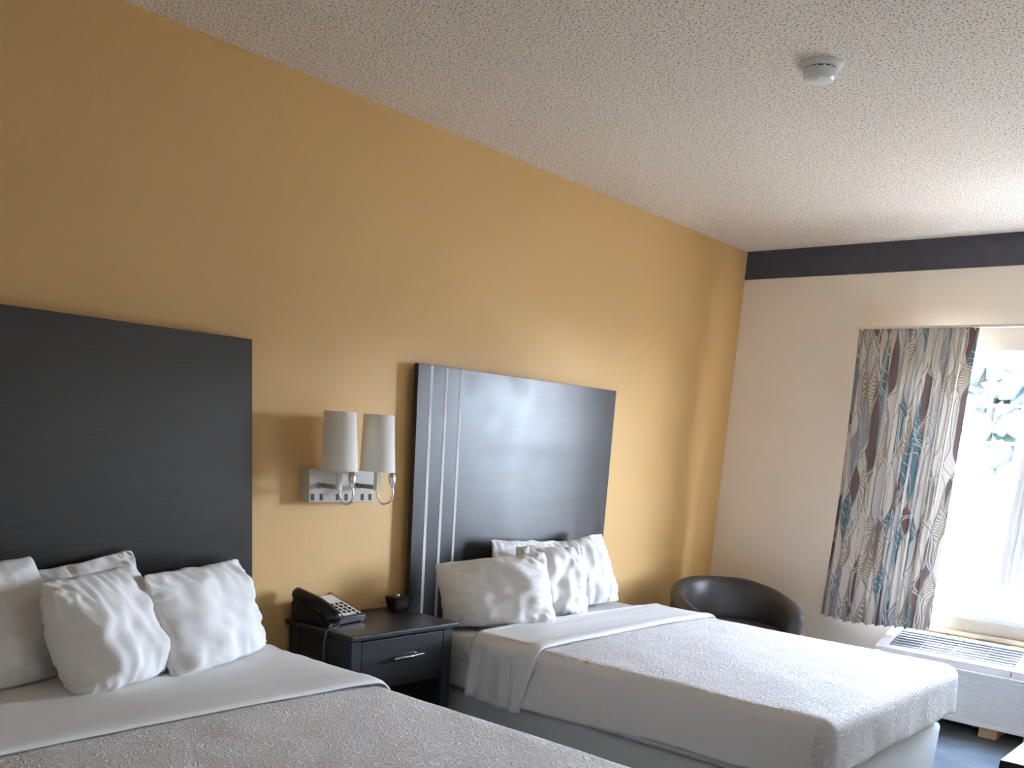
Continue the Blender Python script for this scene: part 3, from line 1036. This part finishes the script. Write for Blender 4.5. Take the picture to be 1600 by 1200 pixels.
# ------------------------------------------------------------------ alarm clock
ck = thing('alarm_clock', 'small black alarm clock at the back of the nightstand', 'clock', (0.09, -2.745, 0.592))
def frustum(name, x, y, z, inset, mat, parent, bevel=.004):
    bm = bmesh.new()
    lo = [bm.verts.new((a, b_, z[0])) for a, b_ in ((x[0] + inset, y[0] + inset), (x[1] - inset, y[0] + inset), (x[1] - inset, y[1] - inset), (x[0] + inset, y[1] - inset))]
    hi = [bm.verts.new((a, b_, z[1])) for a, b_ in ((x[0], y[0]), (x[1], y[0]), (x[1], y[1]), (x[0], y[1]))]
    bm.faces.new(lo[::-1]); bm.faces.new(hi)
    for i in range(4):
        bm.faces.new((lo[i], lo[(i + 1) % 4], hi[(i + 1) % 4], hi[i]))
    bmesh.ops.bevel(bm, geom=bm.edges[:], offset=bevel, segments=2, affect='EDGES')
    return from_bm(name, bm, mat, parent)
frustum('case', (0.060, 0.124), (-2.787, -2.697), (0.592, 0.650), .010, M['black'], ck)
FM = Matrix.Translation((0.1195, -2.742, 0.622)) @ Matrix.Rotation(-R(80), 4, 'Y') @ Matrix.Rotation(0, 4, 'Z')
fx = Matrix.Translation((0.1205, -2.742, 0.621)) @ Matrix.Rotation(R(9.5), 4, 'Y')
dsp = box('display', (-.001, .0012), (-.033, .033), (-.019, .019), M['dark_grey'], ck, xf=fx)
lathe('knob', [(.011, 0), (.011, .006), (.008, .009), (0, .009)], (0.095, -2.745, 0.650), M['chrome'], ck, 20)
tc_ = bpy.data.curves.new('digits', 'FONT')
tc_.body = '12:41'
tc_.size = .024
tc_.align_x = 'CENTER'; tc_.align_y = 'CENTER'
tc_.extrude = .0003
to = bpy.data.objects.new('digits_tmp', tc_)
COL.objects.link(to)
dg = bpy.context.evaluated_depsgraph_get()
me = bpy.data.meshes.new_from_object(to.evaluated_get(dg))
bpy.data.objects.remove(to)
bpy.data.curves.remove(tc_)
me.name = 'digits'
me.materials.clear()
me.transform(fx @ Matrix.Translation((.0016, 0, 0)) @ Matrix(((0, 0, 1, 0), (1, 0, 0, 0), (0, 1, 0, 0), (0, 0, 0, 1))))
link_mesh('digits', me, M['digit'], dsp)

# ------------------------------------------------------------------ wall sconce
sc_ = thing('wall_sconce', 'nickel double wall lamp with two white shades between the headboards', 'wall lamp', (0.0, -3.01, 1.026))
box('back_plate', (0.0, 0.055), (-3.168, -2.855), (1.026, 1.147), M['nickel_paint'], sc_, 0.003)
for yy in (-3.152, -3.111, -3.036, -2.993, -2.913, -2.874):
    s = box('switch', (0.0545, 0.0562), (yy - .0075, yy + .0075), (1.034, 1.058), M['black'], sc_)
    box('rocker', (0.0562, 0.0580), (yy - .003, yy + .003), (1.042, 1.051), M['dark_grey'], s, .0006)
for (yy, gy) in ((-3.108, .030), (-2.925, .055)):
    lathe('knob', [(.010, 0), (.010, .008), (.006, .010)], (0.055, yy - .012, 1.09), M['nickel'], sc_, 16, axis=(1, 0, 0))
    arm = box('arm', (0.06, 0.142), (yy - .0075, yy + .0075), (1.082, 1.098), M['nickel'], sc_, .001)
    box('stem', (0.142, 0.160), (yy - .0095, yy + .0095), (1.078, 1.205), M['shade'], arm, .001)
    lathe('socket', [(.018, 1.18), (.018, 1.235), (.012, 1.24)], (0.151, yy, 0), M['plate_white'], arm, 16)
    sh = lathe('lamp_shade', [(.0665, 1.150), (.0670, 1.152), (.0575, 1.356), (.0567, 1.357), (.0560, 1.3555), (.0655, 1.152)], (0.151, yy, 0), M['shade'], sc_, 48, closed=True)
    lathe('spider_ring', [(.020, 1.238), (.022, 1.238), (.022, 1.241), (.020, 1.241)], (0.151, yy, 0), M['nickel'], sh, 20, closed=True)
    for k in range(3):
        a = 2.1 * k + .4
        tube('spider_arm', [(0.151 + .021 * math.cos(a), yy + .021 * math.sin(a), 1.2395), (0.151 + .060 * math.cos(a), yy + .060 * math.sin(a), 1.2395)], .0015, M['nickel'], sh, 6)
    dpt = .045 if gy < .04 else .03
    pts = catmull([(0.151, yy + .004, 1.080), (0.153, yy + .005, 1.055), (0.151 + dpt * .3, yy + gy * .35, 1.031), (0.151 + dpt * .75, yy + gy * .85, 1.038), (0.151 + dpt, yy + gy * 1.0, 1.065), (0.151 + dpt * .9, yy + gy * .98, 1.098)], 8)
    gn = tube('gooseneck', pts, .0036, M['chrome'], sc_, 10)
    e = pts[-1]
    lathe('reading_light', [(.004, -.008), (.008, .002), (.0135, .016), (.0145, .032), (.012, .046), (.008, .054), (0, .056)], (e.x, e.y, e.z), M['chrome'], gn, 20, axis=(-.12, 0, 1))

# ------------------------------------------------------------------ smoke detector
sd = thing('smoke_detector', 'round white smoke detector on the popcorn ceiling', 'smoke detector', (1.488, -2.42, 2.394))
DC = (1.488, -2.42, 0)
def dz(prof): return [(rr, 2.44 - (2.44 - zz) * .66) for rr, zz in prof]
lathe('base', dz([(0, 2.44), (.064, 2.44), (.0645, 2.430), (.060, 2.420), (.050, 2.4175), (0, 2.4175)]), DC, M['detector'], sd, 56)
lathe('vent_ring', dz([(.046, 2.4175), (.046, 2.4115), (0, 2.4115)]), DC, M['black'], sd, 48)
lathe('body', dz([(.050, 2.4115), (.0505, 2.409), (.047, 2.390), (.042, 2.377), (.034, 2.3725), (0, 2.3715)]), DC, M['detector'], sd, 56)
for k in range(14):
    a = 2 * math.pi * k / 14
    box('vent_fin', (.0455, .0495), (-.003, .003), (2.4212, 2.4252), M['detector'], sd, xf=Matrix.Translation(DC) @ Matrix.Rotation(a, 4, 'Z'))
lathe('test_button', [(.0165, -.003), (.0165, .004), (.014, .006), (0, .007)], (1.488 - .006, -2.42 - .024, 2.3985), M['detector'], sd, 32, axis=(-.08, -.30, -1))

# ------------------------------------------------------------------ tub chair
ch = thing('tub_chair', 'dark brown leather tub chair in the corner behind the far bed', 'chair', (0.56, -0.72, 0.0))
CX, CY = 0.56, -0.72
CF = R(-40)           # facing direction
def shell():
    rows = []
    ns_, span = 64, R(118)
    for i in range(ns_ + 1):
        a = lerp(-span, span, i / ns_)
        q = abs(a) / span
        ang = CF + math.pi + a
        d = Vector((math.cos(ang), math.sin(ang)))
        ro, ri = .338, .275
        zt = .625 - .115 * (max(0, q - .22) / .78) ** 1.35
        # arms run forward a little past the circle
        ext = Vector((math.cos(CF), math.sin(CF))) * (.05 * max(0, q - .7) / .3)
        pts = []
        flare = 1.06
        sect = [(ro * .90, .10), (ro * .97, .30), (ro * 1.0, zt - .07), (ro * 1.02, zt - .03), (ro * 1.0, zt - .008), ((ro + ri) / 2, zt), (ri * 1.02, zt - .012), (ri * .985, zt - .04), (ri * .97, zt - .09), (ri * .95, .40), (ri * .93, .30), (ri * .93, .10)]
        sect = [Vector((r, z)) for r, z in sect]
        for (r, z) in sect:
            p = Vector((CX, CY)) + d * r + ext
            pts.append(Vector((p.x, p.y, z)))
        rows.append(pts)
    bm = bmesh.new()
    g = [[bm.verts.new(p) for p in r] for r in rows]
    k = len(rows[0])
    for i in range(len(g) - 1):
        for j in range(k):
            j2 = (j + 1) % k
            bm.faces.new((g[i][j], g[i][j2], g[i + 1][j2], g[i + 1][j]))
    # rounded arm fronts
    for row, sgn in ((g[0], -1), (g[-1], 1)):
        cen = Vector((0, 0, 0))
        for v in row: cen += v.co
        cen /= k
        fwd = Vector((math.cos(CF), math.sin(CF), 0)) * .022
        ring = [bm.verts.new(cen + (v.co - cen) * .86 + fwd) for v in row]
        for j in range(k):
            j2 = (j + 1) % k
            bm.faces.new((row[j], row[j2], ring[j2], ring[j]))
        bm.faces.new(ring)
    o = from_bm('back_shell', bm, M['leather'], ch, True)
    return o
shl = shell()
def ring_pipe(rad, q0, q1):
    pts = []
    for i in range(30):
        a = lerp(-R(118), R(118), i / 29)
        q = abs(a) / R(118)
        ang = CF + math.pi + a
        zt = .625 - .115 * (max(0, q - .22) / .78) ** 1.35
        e_ = Vector((math.cos(CF), math.sin(CF))) * (.05 * max(0, q - .7) / .3)
        pts.append((CX + math.cos(ang) * rad + e_.x, CY + math.sin(ang) * rad + e_.y, zt - .022))
    return pts
tube('piping', ring_pipe(.283, 0, 1), .004, M['leather'], shl, 6)
lathe('seat_cushion', [(0, .27), (.25, .27), (.262, .30), (.262, .38), (.245, .405), (.15, .418), (0, .42)], (CX + .03 * math.cos(CF), CY + .03 * math.sin(CF), 0), M['leather'], ch, 40)
lathe('seat_base', [(0, .10), (.285, .10), (.29, .12), (.29, .27), (0, .27)], (CX, CY, 0), M['leather'], ch, 40)
for k in range(4):
    a = CF + math.pi / 4 + k * math.pi / 2
    lathe('leg', [(.016, 0), (.022, .10), (0, .101)], (CX + .24 * math.cos(a), CY + .24 * math.sin(a), 0), M['espresso'], ch, 12)

# ------------------------------------------------------------------ air conditioner
AX0, AX1 = 1.195, 2.265
ac = thing('air_conditioner', 'white through wall air conditioner with louvred front under the window', 'air conditioner', (1.73, -0.15, 0.05))
GX0, GX1 = 1.255, 1.875      # discharge grille
prof = [(-0.002, .055), (-.285, .055), (-.300, .070), (-.306, .330), (-.292, .362), (-.275, .372), (-.070, .442), (-.045, .446), (-0.002, .446)]
def ac_body():
    # shell in three slices so that the grille well stays open
    well = [(-0.002, .055), (-.285, .055), (-.300, .070), (-.306, .330), (-.292, .362), (-.275, .372), (-.262, .376), (-.255, .330), (-.080, .390), (-.082, .438), (-.070, .442), (-.045, .446), (-0.002, .446)]
    bm = bmesh.new()
    for pr, a, b_ in ((prof, AX0, GX0), (well, GX0, GX1), (prof, GX1, AX1)):
        va = [bm.verts.new((a, p[0], p[1])) for p in pr]
        vb = [bm.verts.new((b_, p[0], p[1])) for p in pr]
        k = len(pr)
        bm.faces.new(va); bm.faces.new(vb[::-1])
        for i in range(k):
            bm.faces.new((va[i], vb[i], vb[(i + 1) % k], va[(i + 1) % k]))
    return from_bm('body', bm, M['ac_white'], ac)
bd = ac_body()
box('grille_well', (GX0 + .002, GX1 - .002), (-.256, -.080), (-.002, .0), M['ac_dark'], ac,
    xf=Matrix.Translation((0, -.168, .366)) @ Matrix.Rotation(math.atan2(.060, .175), 4, 'X') @ Matrix.Translation((0, .168, 0)))
sa = math.atan2(.066, .193)
for k in range(7):
    yy = -.247 + .0258 * k
    zz = .376 + (yy + .262) * math.tan(sa)
    box('grille_slat', (GX0 + .001, GX1 - .001), (-.0042, .0042), (-.007, .002), M['ac_slat'], ac, .001,
        xf=Matrix.Translation((0, yy, zz)) @ Matrix.Rotation(sa, 4, 'X'))
for k in range(1, 4):
    x = lerp(GX0, GX1, k / 4)
    box('grille_rib', (x - .0025, x + .0025), (-.095, .080), (-.018, -.003), M['ac_white'], ac,
        xf=Matrix.Translation((0, -.165, .376 + .097 * math.tan(sa))) @ Matrix.Rotation(sa, 4, 'X'))
cd = box('control_door', (GX1 + .03, AX1 - .03), (-.095, .085), (.0, .004), M['ac_white'], ac, .002,
         xf=Matrix.Translation((0, -.170, .376 + .092 * math.tan(sa) - .0015)) @ Matrix.Rotation(sa, 4, 'X'))
lathe('control_knob', [(.014, 0), (.014, .008), (.011, .011), (0, .012)], (1.93, -.19, .4035), M['detector'], cd, 20, axis=(0, -math.sin(sa), math.cos(sa)))
nl = 17
for k in range(nl):
    z = .092 + (.325 - .092) * k / (nl - 1)
    y = lerp(-.301, -.306, (z - .07) / .26)
    box('front_louvre', (AX0 + .035, AX1 - .035), (-.007, .001), (-.0020, .0020), M['ac_white'], ac, 0,
        xf=Matrix.Translation((0, y, z)) @ Matrix.Rotation(R(28), 4, 'X'))
box('panel_seam', (1.873, 1.8755), (-.3068, -.302), (.335, .358), M['ac_dark'], ac)
for k in (0, 1):
    x = (AX0 + .020, AX1 - .020)[k]
    box('front_edge', (x - .014, x + .014), (-.316, -.298), (.070, .345), M['ac_white'], ac, .006)
box('bottom_lip', (AX0 + .005, AX1 - .005), (-.318, -.296), (.055, .082), M['ac_white'], ac, .005)
blk = box('wood_block', (1.775, 1.862), (-.285, -.10), (0.0, .0548), M['wood_block'], None, .002)
tag(blk, 'short raw pine block propping up the air conditioner', 'wood block')
cb = tube('cable', catmull([(1.755, -.05, .02), (1.745, -.15, .015), (1.735, -.235, .03), (1.750, -.255, .048), (1.772, -.235, .042), (1.768, -.10, .012)], 8), .004, M['cable'], None, 8)
tag(cb, 'loop of grey white cable beside the wood block', 'cable')
cb2 = tube('cable', catmull([(1.96, -.06, .05), (1.97, -.20, .040), (2.00, -.32, .016), (2.06, -.40, .006), (2.2, -.45, .005), (2.4, -.40, .005)], 8), .005, M['cable'], None, 8)
tag(cb2, 'grey white power cord leaving the air conditioner at the photo edge', 'cable')

# ------------------------------------------------------------------ table at the lower right corner
tb = thing('desk', 'dark glossy desk whose pale reflecting corner enters at lower right', 'desk', (3.11, -2.75, 0.0))
M['desk_top'] = mk_wood('glossy_desk_top', (0.018, 0.018, 0.020), 0.22, (0.03, 0.03, 0.032))
box('desktop', (2.517, 3.70), (-3.309, -2.20), (0.712, 0.740), M['desk_top'], tb, .003)
for (xx, yy) in ((2.56, -3.26), (2.56, -2.25), (3.65, -3.26), (3.65, -2.25)):
    box('leg', (xx - .025, xx + .025), (yy - .025, yy + .025), (0, .712), M['espresso'], tb, .002)
box('apron', (2.57, 3.64), (-3.27, -3.25), (.63, .712), M['espresso'], tb)
box('apron', (2.57, 3.64), (-2.26, -2.24), (.63, .712), M['espresso'], tb)
